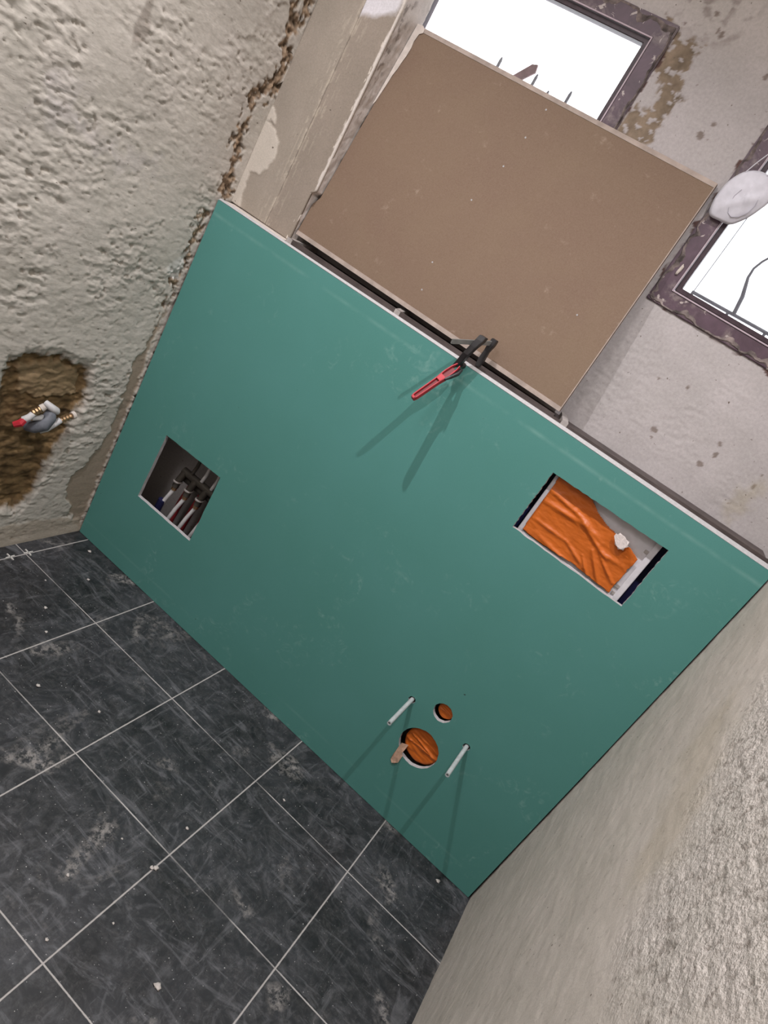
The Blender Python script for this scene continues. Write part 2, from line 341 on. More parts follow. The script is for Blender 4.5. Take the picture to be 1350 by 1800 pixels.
def left_fn(Y, Z):
    fade = sstep(-1.2, -0.9, Y)
    wy = Y + 0.012 * fbm(Y * 14, Z * 14, 3, 91); wz = Z + 0.014 * fbm(Y * 9 + 4, Z * 14, 3, 92) + 0.06 * Y
    n1 = fbm(wy * 22, wz * 48, 4, 5); n2 = fbm(wy * 60, wz * 95, 3, 15)
    ridge = 1 - np.abs(fbm(wy * 17 + 7, wz * 40, 3, 33)) * 3.0
    rough = sstep(1.30, 0.55, Z + 0.30 * Y) * 0.45 + 0.55; smooth = sstep(-0.12, 0.22, fbm(Y * 5, Z * 5, 3, 60))
    amp = rough * (0.38 + 0.75 * smooth)
    d = 0.0034 * n1 * amp + 0.0015 * n2 * amp + 0.0015 * np.clip(ridge, 0, 1) ** 3 * amp
    pit = sstep(0.30, 0.46, fbm(Y * 40, Z * 60, 2, 77)); d = d - 0.003 * pit * amp
    big = 0.006 * fbm(Y * 3, Z * 3, 2, 8)
    d = d + big
    C = np.zeros(Y.shape + (3,)) + np.array((0.49, 0.45, 0.405))
    tone = fbm(Y * 4, Z * 4, 4, 21)[..., None]; C = C * (1 + 0.10 * tone)
    lowg = sstep(0.9, 0.2, Z)[..., None]; C = C * (1 - lowg * np.array((0.04, 0.035, 0.04)))
    C = blend(C, 0.6 * mask(Y, Z, BLUE1, 0.02, 0.03, 20, 40), (0.47, 0.43, 0.42))
    C = blend(C, 0.7 * mask(Y, Z, SMUDGE, 0.003, 0.003), (0.25, 0.215, 0.185))
    cav = 0.55 * pit * amp; C = blend(C, np.clip(cav, 0, 0.7), (0.20, 0.165, 0.125))
    hl = mask(Y, Z, HOLLOW, 0.005, 0.008, 40, 11); hs = mask(Y, Z, HOLLOW, 0.020, 0.008, 40, 11); halo = mask(Y, Z, HOLLOW, 0.012, 0.010, 30, 13)
    sd = sdf(Y, Z, HOLLOW); halo = np.clip(1 - np.clip(sd - 0.004, 0, 9) / 0.016, 0, 1) * (1 - hl)
    C = blend(C, 0.45 * halo * sstep(-0.1, 0.2, fbm(Y * 18, Z * 18, 3, 3)), (0.27, 0.22, 0.19))
    br = fbm(Y * 26, Z * 50, 4, 50)
    mc = np.array((0.155, 0.098, 0.048)) * (1 + 0.9 * br[..., None]) 
    C = C * (1 - hl[..., None]) + mc * hl[..., None]
    lb = mask(Y, Z, LOBE, 0.003, 0.006, 40, 19)
    C = blend(C, lb * 0.85, (0.255, 0.180, 0.105))
    d = d * (1 - hl) + hl * (0.4 * d - 0.003 + 0.006 * fbm(Y * 22, Z * 45, 4, 52)) - 0.016 * hs + 0.006 * lb
    mo = np.maximum(mask(Y, Z, MORTAR, 0.003, 0.009, 40, 14), 0)
    C = blend(C, mo * 0.9, (0.290, 0.225, 0.170)); d = d * (1 - 0.75 * mo) - 0.003 * mo
    for k, R in enumerate((RUB1, RUB2)):
        m = mask(Y, Z, R, 0.003, 0.013, 45, 24 + k); n = fbm(Y * 60, Z * 60, 4, 70)
        m = m * sstep(-0.28, -0.05, fbm(Y * 30, Z * 22, 3, 71 + k))
        C = C * (1 - m[..., None]) + m[..., None] * np.array((0.210, 0.150, 0.102)) * (1 + 1.3 * n[..., None]); d = d - m * (0.004 - 0.008 * n)
    C = blend(C, mask(Y, Z, WHITEP, 0.003, 0.005), (0.56, 0.53, 0.50))
    lp = mask(Y, Z, LIP, 0.004, 0.006, 25, 9); C = blend(C, lp * 0.7, (0.40, 0.335, 0.27)); d = d * (1 - 0.6 * lp) + 0.002 * lp
    d = d * fade
    d = d - 0.008
    near = sstep(-0.012, -0.002, Y); d = np.minimum(d, d * (1 - near) - 0.0015 * near) 
    d = np.minimum(d, -0.0008 * sstep(-0.05, -0.01, Y))
    foot = sstep(0.03, 0.0, Z); d = d * (1 - foot) + (-0.004) * foot
    return np.stack([d, Y, Z], -1), np.clip(C, 0.01, 0.9)
lw = gridmesh('wall_left', axis(YF, YB + 0.01, -0.80, 0.17, 0.0032, 0.06), axis(0, ZC, 0, 1.75, 0.0032, 0.06), left_fn, LEFTW, flip=True)
tag(lw, kind='structure')

ROUGH = [(-0.423,1.054),(-0.486,0.977),(-0.581,0.916),(-0.639,0.872),(-0.671,0.807),(-0.733,0.782),(-0.777,0.768),(-0.899,0.807),(-1.043,1.055),(-0.629,1.166)]
OCHRE = [(-0.345,0.986),(-0.355,0.918),(-0.397,0.849),(-0.474,0.853),(-0.544,0.806),(-0.593,0.761),(-0.635,0.767),(-0.666,0.852),(-0.611,0.894),(-0.487,0.953)]
SCR = [[(-0.225,0.57),(-0.464,0.591)], [(-0.479,0.592),(-0.612,0.612)], [(-0.674,0.615),(-0.733,0.623)], [(-0.244,0.726),(-0.351,0.722)]]
def right_fn(Y, Z):
    rg = mask(Y, Z, ROUGH, 0.05, 0.02, 14, 31); fade = sstep(-1.5, -1.2, Y)
    n1 = fbm(Y * 70, Z * 70, 4, 5, 0.6); n2 = fbm(Y * 16, Z * 16, 3, 6); st = fbm(Y * 6, Z * 38, 3, 44)
    pit = sstep(0.32, 0.5, fbm(Y * 38, Z * 38, 2, 17)) 
    groove = sstep(0.26, 0.40, fbm((-Y * 0.28 + Z * 0.96) * 15, (Y * 0.96 + Z * 0.28) * 75, 3, 47)) * rg
    d = (0.0002 + 0.0006 * rg) * n1 + 0.0008 * rg * fbm(Y * 150, Z * 150, 2, 9) + 0.0012 * n2 + 0.0010 * st * (0.3 + rg) - 0.0010 * pit * (0.2 + rg * 0.8) - 0.0012 * groove
    C = np.zeros(Y.shape + (3,)) + np.array((0.50, 0.45, 0.405)); C = C * (1 + 0.07 * fbm(Y * 6, Z * 6, 4, 3)[..., None])
    C = blend(C, rg * 0.8, (0.52, 0.475, 0.44))
    C = blend(C, 0.3 * mask(Y, Z, OCHRE, 0.03, 0.02, 20, 8), (0.40, 0.33, 0.23))
    pit2 = sstep(0.42, 0.5, fbm(Y * 55, Z * 55, 2, 18)); C = blend(C, 0.55 * pit2 * (0.35 + 0.65 * rg) + 0.35 * groove, (0.17, 0.14, 0.12))
    for k, (a, b) in enumerate(SCR):
        a = np.array(a); b = np.array(b); e = b - a; t = np.clip(((Y - a[0]) * e[0] + (Z - a[1]) * e[1]) / (e @ e), 0, 1)
        dd = np.hypot(Y - a[0] - e[0] * t, Z - a[1] - e[1] * t); C = blend(C, 0.5 * np.clip(1 - dd / 0.0025, 0, 1), (0.60, 0.54, 0.46))
    return np.stack([XR - d * fade + 0.0005, Y, Z], -1), np.concatenate([np.clip(C, 0.01, 0.9), rg[..., None]], -1)
rw = gridmesh('wall_right', axis(YF, YB + 0.01, -1.15, 0.17, 0.0026, 0.06), axis(0, ZC, 0, 1.25, 0.0026, 0.06), right_fn, RIGHTW)
tag(rw, kind='structure')

# window rectangles in the back wall (outer frame): x0, x1, z0, z1
W1 = (0.165, 0.768, 1.452, 1.916); W2 = (1.043, 1.560, 1.452, 1.916)
BM1 = [(0.721,1.931),(0.767,1.915),(0.805,1.905),(0.84,1.908),(0.829,1.874),(0.84,1.83),(0.861,1.813),(0.85,1.779),(0.852,1.739),(0.85,1.703),(0.773,1.697),(0.77,1.751),(0.771,1.836),(0.745,1.872)]
ISL = [(0.77,1.776),(0.765,1.81),(0.782,1.831),(0.804,1.814),(0.811,1.775),(0.794,1.759)]
MOLD = [(0.738,1.982),(0.737,1.937),(0.788,1.923),(0.836,1.931),(0.88,1.959),(0.89,1.995),(0.845,2.021)]
SPOTS = [(0.869,1.844),(0.845,1.94),(0.936,1.767),(0.952,1.765),(0.946,1.795),(0.981,1.906),(1.168,1.319),(1.231,1.337),(1.229,1.221),(1.234,1.204),(1.359,1.272),(1.368,1.247),(1.469,1.265),(1.471,1.236),(1.353,1.214),(1.454,1.176),(0.824,1.965),(0.856,1.936)]
STAIN = [(1.445,1.178),(1.456,1.21),(1.477,1.264),(1.496,1.247),(1.487,1.169),(1.477,1.137)]
def back_fn(X, Z):
    n1 = fbm(X * 11, Z * 11, 3, 5); n2 = fbm(X * 50, Z * 80, 4, 15); sm = sstep(-0.05, 0.3, fbm(X * 6, Z * 6, 3, 61))
    low = sstep(1.55, 1.35, Z)
    d = 0.0015 * n1 + (0.0002 + 0.0009 * sm * low) * n2
    C = np.zeros(X.shape + (3,)) + np.array((0.43, 0.395, 0.395)); C = C * (1 + 0.06 * fbm(X * 5, Z * 5, 4, 23)[..., None])
    wtop = sstep(1.85, 2.0, Z); C = blend(C, 0.5 * wtop, (0.55, 0.50, 0.47))
    m = mask(X, Z, BM1, 0.003, 0.008, 45, 24) * (1 - mask(X, Z, ISL, 0.003, 0.005, 60, 29)); fl = sstep(0.22, 0.3, fbm(X * 55, Z * 55, 3, 83)); m = m * (1 - 0.9 * fl)
    C = C * (1 - m[..., None]) + m[..., None] * np.array((0.215, 0.165, 0.122)) * (1 + 0.5 * fbm(X * 30, Z * 30, 3, 84)[..., None]); d = d - 0.002 * m
    mm = mask(X, Z, MOLD, 0.03, 0.03, 20, 51) * sstep(0.05, 0.30, fbm(X * 28, Z * 28, 4, 85)); C = blend(C, 0.65 * mm, (0.22, 0.18, 0.17))
    for k, (sx, sz) in enumerate(SPOTS):
        r = 0.0035 + 0.0025 * (k % 3); dd = np.hypot((X - sx) * (1 + 0.4 * (k % 2)), Z - sz) + 0.004 * fbm(X * 120, Z * 120, 2, 90 + k); C = blend(C, 0.8 * np.clip((r - dd) / 0.002, 0, 1), (0.17, 0.13, 0.11))
    C = blend(C, 0.4 * mask(X, Z, STAIN, 0.012, 0.01), (0.36, 0.31, 0.21))
    for (a, b, c, e) in (W1, W2):   # broken brown plaster edge around each frame
        sd = np.maximum(np.maximum(a - X, X - b), np.maximum(c - Z, Z - e)) + 0.016 * fbm(X * 30, Z * 30, 4, 95)
        f = np.clip((0.0060 - sd) / 0.0015, 0, 1) * (0.35 + 0.65 * sstep(-0.1, 0.1, fbm(X * 16, Z * 16, 2, 97))); C = blend(C, f, (0.11, 0.065, 0.058))
    foot = np.clip(1, 1, 1)
    return np.stack([X, YB - d, Z], -1), np.clip(C, 0.01, 0.9)
bw = gridmesh('wall_back', axis(-0.03, XR + 0.02, -0.03, XR + 0.02, 0.0032, 0.05, (W1[0], W1[1], W2[0], W2[1])), axis(0, ZC, 1.08, 2.0, 0.0032, 0.06, (W1[2], W1[3])), back_fn, BACKW, holes=(W1, W2))
tag(bw, kind='structure')

# ------------------------------------------------------------ windows
def window(n, R):
    x0, x1, z0, z1 = R; root = tag(empty('window_%d' % n, ((x0 + x1) / 2, YB, z0)), kind='structure')
    wd = 0.037
    m = MB()   # mitred outer frame, one ring with stepped profile
    def ring(mb, a, b, ya, yb):
        for (p, q) in (((x0 + a, x1 - a), (z0 + a, z1 - a)),):
            o = [(p[0], q[0]), (p[1], q[0]), (p[1], q[1]), (p[0], q[1])]
            i = [(p[0] + b, q[0] + b), (p[1] - b, q[0] + b), (p[1] - b, q[1] - b), (p[0] + b, q[1] - b)]
            vs = [(u, ya, v) for u, v in o] + [(u, ya, v) for u, v in i] + [(u, yb, v) for u, v in o] + [(u, yb, v) for u, v in i]
            fs = []
            for k in range(4):
                j = (k + 1) % 4; fs += [(k, j, 4 + j, 4 + k), (8 + k, 12 + k, 12 + j, 8 + j), (k, 8 + k, 8 + j, j), (4 + k, 4 + j, 12 + j, 12 + k)]
            mb.add(vs, fs)
        return mb
    fr = ring(MB(), -0.004, wd + 0.002, YB - 0.004, YB + 0.034).build('window_frame', CREST, root, 0.002)
    ring(MB(), wd - 0.003, 0.0028, YB - 0.0060, YB - 0.001).build('glazing_bead', BEAD, root)
    ring(MB(), wd + 0.0005, 0.011, YB + 0.001, YB + 0.026).build('sash', SASH, root, 0.0015)
    MB().box(x0 + wd + 0.008, x1 - wd - 0.008, YB + 0.014, YB + 0.017, z0 + wd + 0.008, z1 - wd - 0.008).build('glass_pane', GLASS, root)
    # ragged plaster fringe lapping over the outer edge of the frame
    rs = random.Random(n * 11); o, i = [], []; ph = [rs.uniform(0, 6) for _ in range(4)]
    cs = [(x0, z0), (x1, z0), (x1, z1), (x0, z1)]; nn = [(0, 1), (-1, 0), (0, -1), (1, 0)]; wid = {1: (0.006, 0.004, 0.012, 0.008), 2: (0.0085, 0.006, 0.008, 0.010)}[n]
    N = 110
    for k in range(4):
        a, b = Vector(cs[k]), Vector(cs[(k + 1) % 4]); pn = Vector(nn[k]); qn = Vector(nn[k - 1])
        for j in range(N):
            t = j / N; L = (b - a).length; p = a + (b - a) * t; sx_ = t * L
            r = float(fbm(np.array([sx_ * 28 + k * 9 + n * 31]), np.array([3.3 + k]), 4, 60)[0]); e = wid[k] * max(0.12, 0.75 + 2.4 * r)
            co = max(0, 0.012 - min(sx_, L - sx_)) * 0.9
            o.append(p - pn * 0.0045); i.append(p + pn * (e + co))
    m_ = len(o); yf = YB - 0.0058
    vs = [(v.x, YB + 0.001, v.y) for v in o] + [(v.x, yf, v.y) for v in [(a + b) / 2 for a, b in zip(o, i)]] + [(v.x, YB - 0.0042, v.y) for v in i]
    fs = [(k, (k + 1) % m_, m_ + (k + 1) % m_, m_ + k) for k in range(m_)] + [(m_ + k, m_ + (k + 1) % m_, 2 * m_ + (k + 1) % m_, 2 * m_ + k) for k in range(m_)]
    MB().add(vs, fs).build('plaster_fringe', FRINGE, root)
    return root
window(1, W1)
w2 = window(2, W2)
def blob(name, mat, parent, c, sx, sy, sz, seed, rot=0, sub=3, squash=True, bumpy=0.35):
    bm = bmesh.new(); bmesh.ops.create_icosphere(bm, subdivisions=sub, radius=1)
    for v in bm.verts:
        p = v.co.copy(); k = 1 + bumpy * float(fbm(np.array([p.x * 1.7 + seed]), np.array([p.y * 1.7 + p.z * 1.3 + seed * 2]), 3, seed)[0]) * 1.4
        v.co = Vector((p.x * sx * k, p.y * sy * k, p.z * sz * k))
    bm.transform(Matrix.Rotation(rot, 4, 'Y')); me = bpy.data.meshes.new(name)
    off = parent_loc(parent) if parent is not None else Vector((0, 0, 0))
    bm.to_mesh(me); bm.free(); me.materials.append(mat)
    for p in me.polygons: p.use_smooth = True
    o = bpy.data.objects.new(name, me); sc.collection.objects.link(o); o.location = Vector(c) - off
    if parent is not None: o.parent = parent
    return o
q = [(1.065,1.529),(1.074,1.498)]
blob('plaster_splash', PLASTER, w2, (q[0][0], YB - 0.007, q[0][1]), 0.004, 0.0025, 0.012, 5, 0.1)

# ------------------------------------------------------------ pipe boxing in the corner
YX = 0.058
WBLOB = [(-0.019,1.385),(0.012,1.37),(0.022,1.35),(-0.004,1.339),(0.029,1.335),(0.051,1.312),(0.063,1.273),(0.054,1.242),(0.04,1.224),(0.007,1.216),(0.029,1.125),(-0.043,1.097),(-0.054,1.156),(-0.031,1.244),(-0.042,1.299),(-0.047,1.342)]
EDGEW = [(-0.01,1.637),(-0.014,1.551),(-0.022,1.5),(-0.003,1.404),(-0.03,1.349),(-0.063,1.334),(-0.061,1.532),(-0.056,1.62)]
TOPW = [(0.109,1.645),(0.159,1.656),(0.206,1.682),(0.209,1.737),(0.084,1.691)]
BX0, BX1, BXM = -0.008, 0.2155, 0.118
def chip(Z): return 1 - 0.125 * sstep(1.262, 1.252, Z + 0.004 * fbm(Z * 60, Z * 3, 2, 5))
def box_fn(side):
    def fn(X, Z):
        d = 0.0006 * fbm(X * 20, Z * 8, 3, 5)
        C = np.zeros(X.shape + (3,)) + np.array((0.30, 0.256, 0.215) if side == 0 else (0.262, 0.218, 0.182))
        C = C * (1 + 0.08 * fbm(X * 12, Z * 4, 4, 31 + side)[..., None])
        nz = fbm(X * 160, Z * 22, 3, 33 + side); sd = np.abs(X - BXM)
        C = blend(C, 0.45 * sstep(0.22, 0.30, nz) * np.clip(1 - sd / 0.05, 0, 1), (0.50, 0.44, 0.36))
        C = blend(C, 0.55 * sstep(0.0, 0.12, fbm(X * 60, Z * 25, 3, 37)) * np.clip(1 - sd / 0.009, 0, 1), (0.52, 0.45, 0.37))
        wm = mask(X, Z, WBLOB, 0.002, 0.005, 30, 12); C = blend(C, wm, (0.50, 0.445, 0.39)); d = d + 0.0022 * wm
        em = mask(X, Z, EDGEW, 0.002, 0.006, 35, 14); C = blend(C, em * 0.9, (0.50, 0.45, 0.39)); d = d + 0.002 * em
        if side: C = blend(C, 0.9 * np.clip((X - (BX1 - 0.0060 - 0.003 * fbm(Z * 30, Z * 2, 2, 8))) / 0.001, 0, 1) * sstep(1.25, 1.28, Z), (0.62, 0.56, 0.52))  # window light on the right edge, painted in as a pale strip
        if side: X = BXM + (X - BXM) * chip(Z)
        if side: C = blend(C, mask(X, Z, TOPW, 0.006, 0.003), (0.60, 0.57, 0.60))
        return np.stack([X, YX - d, Z], -1), np.clip(C, 0.01, 0.9)
    return fn
bx = empty('pipe_boxing', ((BX0 + BX1) / 2, 0.1, 1.1345)); tag(bx, 'grey brown plasterboard pipe boxing in the corner beside the covered window', 'boxing')
def shift(o):
    o.parent = bx; o.matrix_parent_inverse = Matrix.Translation(-Vector(bx.location)); return o
a = shift(gridmesh('front_board', axis(BX0, BXM - 0.0008, BX0, BXM - 0.0008, 0.0028, 1), axis(1.1236, ZC, 1.1236, 1.78, 0.0028, 0.06), box_fn(0), BOXW)); tag(a, 'paler front strip next to the left wall with white filler')
b = shift(gridmesh('front_board', axis(BXM + 0.0008, BX1, BXM + 0.0008, BX1, 0.0028, 1), axis(1.1236, ZC, 1.1236, 1.78, 0.0028, 0.06), box_fn(1), BOXW)); tag(b, 'darker front strip next to the window with white top')
for o_ in (a, b):
    md = o_.modifiers.new('thickness', 'SOLIDIFY'); md.thickness = 0.009; md.offset = -1
def side_fn(Y, Z):
    d = 0.002 * fbm(Y * 40, Z * 30, 4, 5)
    C = np.zeros(Y.shape + (3,)) + np.array((0.62, 0.56, 0.53)); C = C * (1 + 0.10 * fbm(Y * 40, Z * 20, 4, 3)[..., None])  # plaster tone raised for the light that hits this side
    e = YX + 0.010 + 0.006 * fbm(Z * 20, Z * 3, 2, 9); C = blend(C, np.clip((e - Y) / 0.002, 0, 1), (0.62, 0.55, 0.49))
    p = sstep(0.16, 0.28, fbm(Y * 70, Z * 45, 3, 19)) * sstep(1.45, 1.6, Z) * sstep(0.115, 0.09, Y); C = blend(C, 0.7 * p, (0.24, 0.20, 0.18))
    return np.stack([BXM + (BX1 - BXM) * chip(Z) - 0.0005 + d, Y, Z], -1), np.clip(C, 0.01, 0.9)
s_ = shift(gridmesh('side_board', axis(YX + 0.0006, YB + 0.004, YX + 0.0006, YB + 0.004, 0.003, 1), axis(1.1236, ZC, 1.1236, 1.78, 0.003, 0.06), side_fn, BOXW)); tag(s_, 'pale plastered side with a ragged edge')
md = s_.modifiers.new('thickness', 'SOLIDIFY'); md.thickness = 0.009; md.offset = -1

# ------------------------------------------------------------ green plasterboard with its openings
def jag(p, n, amp, seed):
    rs = random.Random(seed); out = []
    for i in range(len(p)):
        a = Vector((*p[i],)); b = Vector((*p[(i + 1) % len(p)],)); nn = Vector((-(b - a).y, (b - a).x)).normalized()
        for k in range(n): out.append(tuple(a + (b - a) * k / n + (nn * rs.uniform(-amp, amp) if k else Vector((0, 0)))))
    return out
def circ(cx, cz, r, n, amp, seed):
    rs = random.Random(seed); return [(cx + (r + rs.uniform(-amp, amp)) * math.cos(2 * math.pi * k / n), cz + (r + rs.uniform(-amp, amp)) * math.sin(2 * math.pi * k / n)) for k in range(n)]
OUT = [(0.0005, 0.002), (0.8, 0.0015), (1.5845, 0.0015), (1.5865, 0.55), (1.5865, 1.1345 - 0.0075), (1.09, 1.1325 - 0.0065), (0.606, 1.1275 - 0.0050), (-0.0005, 1.1205 - 0.0035)]
H1 = [(0.1475, 0.2545), (0.375, 0.2565), (0.3725, 0.485), (0.152, 0.479)]
H2 = [(1.1135, 0.8815), (1.408, 0.8845), (1.4075, 1.0445), (1.116, 1.0385)]
BIG = (1.2525, 0.2475, 0.0560); SML = (1.2470, 0.3770, 0.0262)
RODS = ((1.165, 0.347), (1.343, 0.347))
cu = bpy.data.curves.new('green_plasterboard', 'CURVE'); cu.dimensions = '2D'; cu.fill_mode = 'BOTH'; cu.extrude = 0.00625
loops = [OUT, jag(H1, 16, 0.0006, 1), jag(H2, 26, 0.0010, 2), circ(*BIG, 60, 0.0008, 3), circ(*SML, 40, 0.0007, 4)] + [circ(x, z, 0.0098, 18, 0.0008, 5) for x, z in RODS]
for lp in loops:
    sp = cu.splines.new('POLY'); sp.points.add(len(lp) - 1); sp.use_cyclic_u = True
    for k, (x, z) in enumerate(lp): sp.points[k].co = (x, z, 0, 1)
tmp = bpy.data.objects.new('tmp', cu); sc.collection.objects.link(tmp)
bpy.context.view_layer.update()
me = bpy.data.meshes.new_from_object(tmp.evaluated_get(bpy.context.evaluated_depsgraph_get())); bpy.data.objects.remove(tmp)
me.transform(Matrix(((1, 0, 0, 0), (0, 0, -1, 0.00625), (0, 1, 0, 0), (0, 0, 0, 1))))
me.materials.clear(); me.materials.append(GREEN); me.materials.append(WHITE_GYP); me.name = 'green_plasterboard'
bm = bmesh.new(); bm.from_mesh(me); bmesh.ops.remove_doubles(bm, verts=bm.verts, dist=1e-5); bmesh.ops.recalc_face_normals(bm, faces=bm.faces)
for f in bm.faces: f.material_index = 0 if abs(f.normal.y) > 0.7 else 1; f.smooth = False
bm.to_mesh(me); bm.free()
gb = bpy.data.objects.new('green_plasterboard', me); sc.collection.objects.link(gb)
tag(gb, 'large green plasterboard sheet forming the front of the half height wall', 'plasterboard')
mb = MB(); vs = []
TOP = [(1.5865, 1.1350, 0.0075), (1.09, 1.1335, 0.0065), (0.606, 1.1285, 0.0050), (-0.0005, 1.1215, 0.0035)]
for x, z, h in TOP: vs += [(x, 0.0001, z - h), (x, 0.0065, z), (x, 0.0125, z), (x, 0.0125, z - h)]
fs = [(0, 1, 2, 3), (12, 15, 14, 13)] + [(i * 4 + k, i * 4 + (k + 1) % 4, i * 4 + 4 + (k + 1) % 4, i * 4 + 4 + k) for i in range(3) for k in range(4)]
tag(mb.add(vs, fs).build('cut_edge', WHITE_GYP, gb), 'white cut gypsum edge')
def slim(name, a, b, y0, y1, za, zb, mat, label, cat):
    return tag(MB().add([(a[0], y0, a[1] + za), (b[0], y0, b[1] + za), (b[0], y0, b[1] + zb), (a[0], y0, a[1] + zb), (a[0], y1, a[1] + za), (b[0], y1, b[1] + za), (b[0], y1, b[1] + zb), (a[0], y1, a[1] + zb)],
        [(0, 1, 2, 3), (4, 7, 6, 5), (0, 4, 5, 1), (1, 5, 6, 2), (2, 6, 7, 3), (3, 7, 4, 0)]).build(name, mat), label, cat)
slim('metal_track', (0.2180, 1.1228), (1.572, 1.1335), 0.0132, 0.026, -0.012, -0.0022, ZINC, 'pale metal track along the back of the green sheet top edge', 'track')
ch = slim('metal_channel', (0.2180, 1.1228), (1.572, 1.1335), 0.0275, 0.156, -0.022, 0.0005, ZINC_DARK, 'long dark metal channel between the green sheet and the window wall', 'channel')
# floor seal strip under the sheet
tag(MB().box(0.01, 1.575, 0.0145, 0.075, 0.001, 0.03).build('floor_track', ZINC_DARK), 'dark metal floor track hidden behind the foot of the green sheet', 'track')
def z_(x): return 1.1228 + (x - 0.218) * 0.0079
MB().prism([(0.2185, 0.0275, z_(0.2185)), (1.5705, 0.0275, z_(1.5705)), (1.5705, 0.0275, z_(1.5705) + 0.0075), (0.2185, 0.0275, z_(0.2185) + 0.0075)], (0, 0.0012, 0)).build('gap_cover_front', ZINC_DARK, ch)  # added dark strip that catches light in front of the shaded gap
MB().prism([(0.2185, 0.0289, z_(0.2185)), (1.040, 0.0289, z_(1.040)), (1.040, 0.0289, z_(1.040) + 0.0125), (0.2185, 0.0289, z_(0.2185) + 0.0125)], (0, 0.0012, 0)).build('gap_cover_rear', ZINC_DARK, ch)  # taller strip added to hide the black shade under the brown sheet
for xs, w, skew in ((0.578, 0.016, -0.03), (1.062, 0.016, -0.03), (0.220, 0.016, 0.0)):
    z = 1.1205 + (xs - 0.175) * 0.0079
    MB().prism([(xs, 0.0262, z), (xs + w, 0.0262, z), (xs + w + skew, 0.150, z), (xs + skew, 0.150, z)], (0, 0, 0.0138)).build('crosspiece', ZINC, ch)
slim('mortar_filler', (0.004, 1.1205), (0.2165, 1.1225), 0.0132, 0.157, -0.010, 0.0008, PLASTER, 'pale mortar filling between the green sheet and the pipe boxing', 'mortar')

# ------------------------------------------------------------ brown sheet leaning over window_1
BL, BR = (0.2235, 0.072), (1.0385, 0.072)
ZB_, ZT_, YT_ = 1.1465, 1.7010, 0.1430
def bp(x, t, off=0.0): return Vector((x, 0.072 + (YT_ - 0.072) * t - off, ZB_ + (ZT_ - ZB_) * t))
XL0, XL1, XR0, XR1 = 0.2065, 0.2195, 1.0385, 1.0265
def bx_(s, t): return (XL0 + (XL1 - XL0) * t) * (1 - s) + (XR0 + (XR1 - XR0) * t) * s
bs = empty('brown_plasterboard', (0.62, 0.072, ZB_)); tag(bs, 'brown plasterboard sheet leaning over the lower part of the left window', 'plasterboard')
def slab(t0, t1, off, th, s0=0.0, s1=1.0):
    c = [bp(bx_(s, t), t, off) for s, t in ((s0, t0), (s1, t0), (s1, t1), (s0, t1))]; d = Vector((0, th, 0)); return MB().prism(c, d)
def bq(x, t): return bp(x, t)
MB().prism([bq(0.2065, 0), bq(1.0385, 0), bq(1.0265, 1), bq(0.2195, 1), bq(0.2172, 0.19), bq(0.2066, 0.155)], (0, 0.0125, 0)).build('sheet', KRAFT, bs, 0.0006)
slab(0.0, 0.019, 0.0008, 0.0012, 0.0).build('edge_paper', KRAFT_EDGE, bs)
slab(0.982, 1.0, 0.0008, 0.0012).build('edge_paper', KRAFT_EDGE, bs)
slab(0.0, 1.0, 0.0007, 0.0010, 0.9975, 1.0).build('edge_paper', KRAFT_EDGE, bs)
for k, (sx, sz) in enumerate([(0.613,1.671),(0.607,1.602),(0.599,1.528),(0.576,1.432),(0.576,1.269),(0.591,1.203),(0.943,1.341)]):
    tt = (sz - ZB_) / (ZT_ - ZB_); p = bp(sx, tt, 0.0002)
    MB().tube([p, p - Vector((0, 0.0006, 0))], 0.0021, 12).build('screw_head', WHITE_GYP, bs)
# ragged plaster patch over the left edge of the brown sheet
pp = [(0.2165, 1.702), (0.2320, 1.704), (0.2400, 1.698), (0.2415, 1.690), (0.2335, 1.684), (0.2310, 1.665), (0.2335, 1.650), (0.2330, 1.630), (0.2300, 1.612), (0.2290, 1.596), (0.2255, 1.580), (0.2245, 1.560), (0.2225, 1.535), (0.2205, 1.510), (0.2165, 1.500)]
pt = [(x, 0.072 + (YT_ - 0.072) * (z - ZB_) / (ZT_ - ZB_) - 0.0008, z) for x, z in pp]
tag(MB().prism(pt, (0, -0.0016, 0)).build('plaster_smear', PLASTER, bs), 'ragged pale plaster smear on the upper left edge')

# ------------------------------------------------------------ window grilles outside
g1 = empty('window_grille', (0.48, 0.30, 1.66)); tag(g1, 'spiked iron grille outside the left window above the brown sheet', 'grille')
for x, z in ((0.376, 1.759), (0.462, 1.775), (0.483, 1.762), (0.530, 1.742), (0.583, 1.763)):
    if x == 0.462: continue
    MB().tube([(x, 0.30, 1.58), (x, 0.30, z - 0.008), (x, 0.30, z)], [0.0042, 0.0042, 0.0020], 8).build('spike', IRON, g1)
MB().tube([(0.20, 0.30, 1.60), (0.74, 0.30, 1.60)], 0.005, 8).build('rail', IRON, g1)
tag(MB().prism([(0.418, 0.31, 1.735), (0.437, 0.31, 1.728), (0.470, 0.31, 1.765), (0.466, 0.31, 1.782), (0.452, 0.31, 1.778)], (0, 0.006, 0)).prism([(0.40, 0.31, 1.58), (0.412, 0.31, 1.58), (0.437, 0.31, 1.728), (0.418, 0.31, 1.735)], (0, 0.006, 0)).build('slanted_bar', RUST, g1), 'slanted rust red bar')
for x in (0.20, 0.74): MB().tube([(x, 0.302, 1.60), (x, 0.236, 1.60)], 0.004, 8).build('bracket', IRON, g1)
g2 = empty('window_grille', (1.2, 0.30, 1.50)); tag(g2, 'iron grille with a curled bar outside the right window', 'grille')
MB().tube([(1.100, 0.30, 1.519), (1.52, 0.30, 1.527)], 0.0042, 10).build('rail', IRON, g2)
MB().tube([(1.055, 0.30, 1.466), (1.54, 0.30, 1.466)], 0.0042, 10).build('rail', IRON, g2)
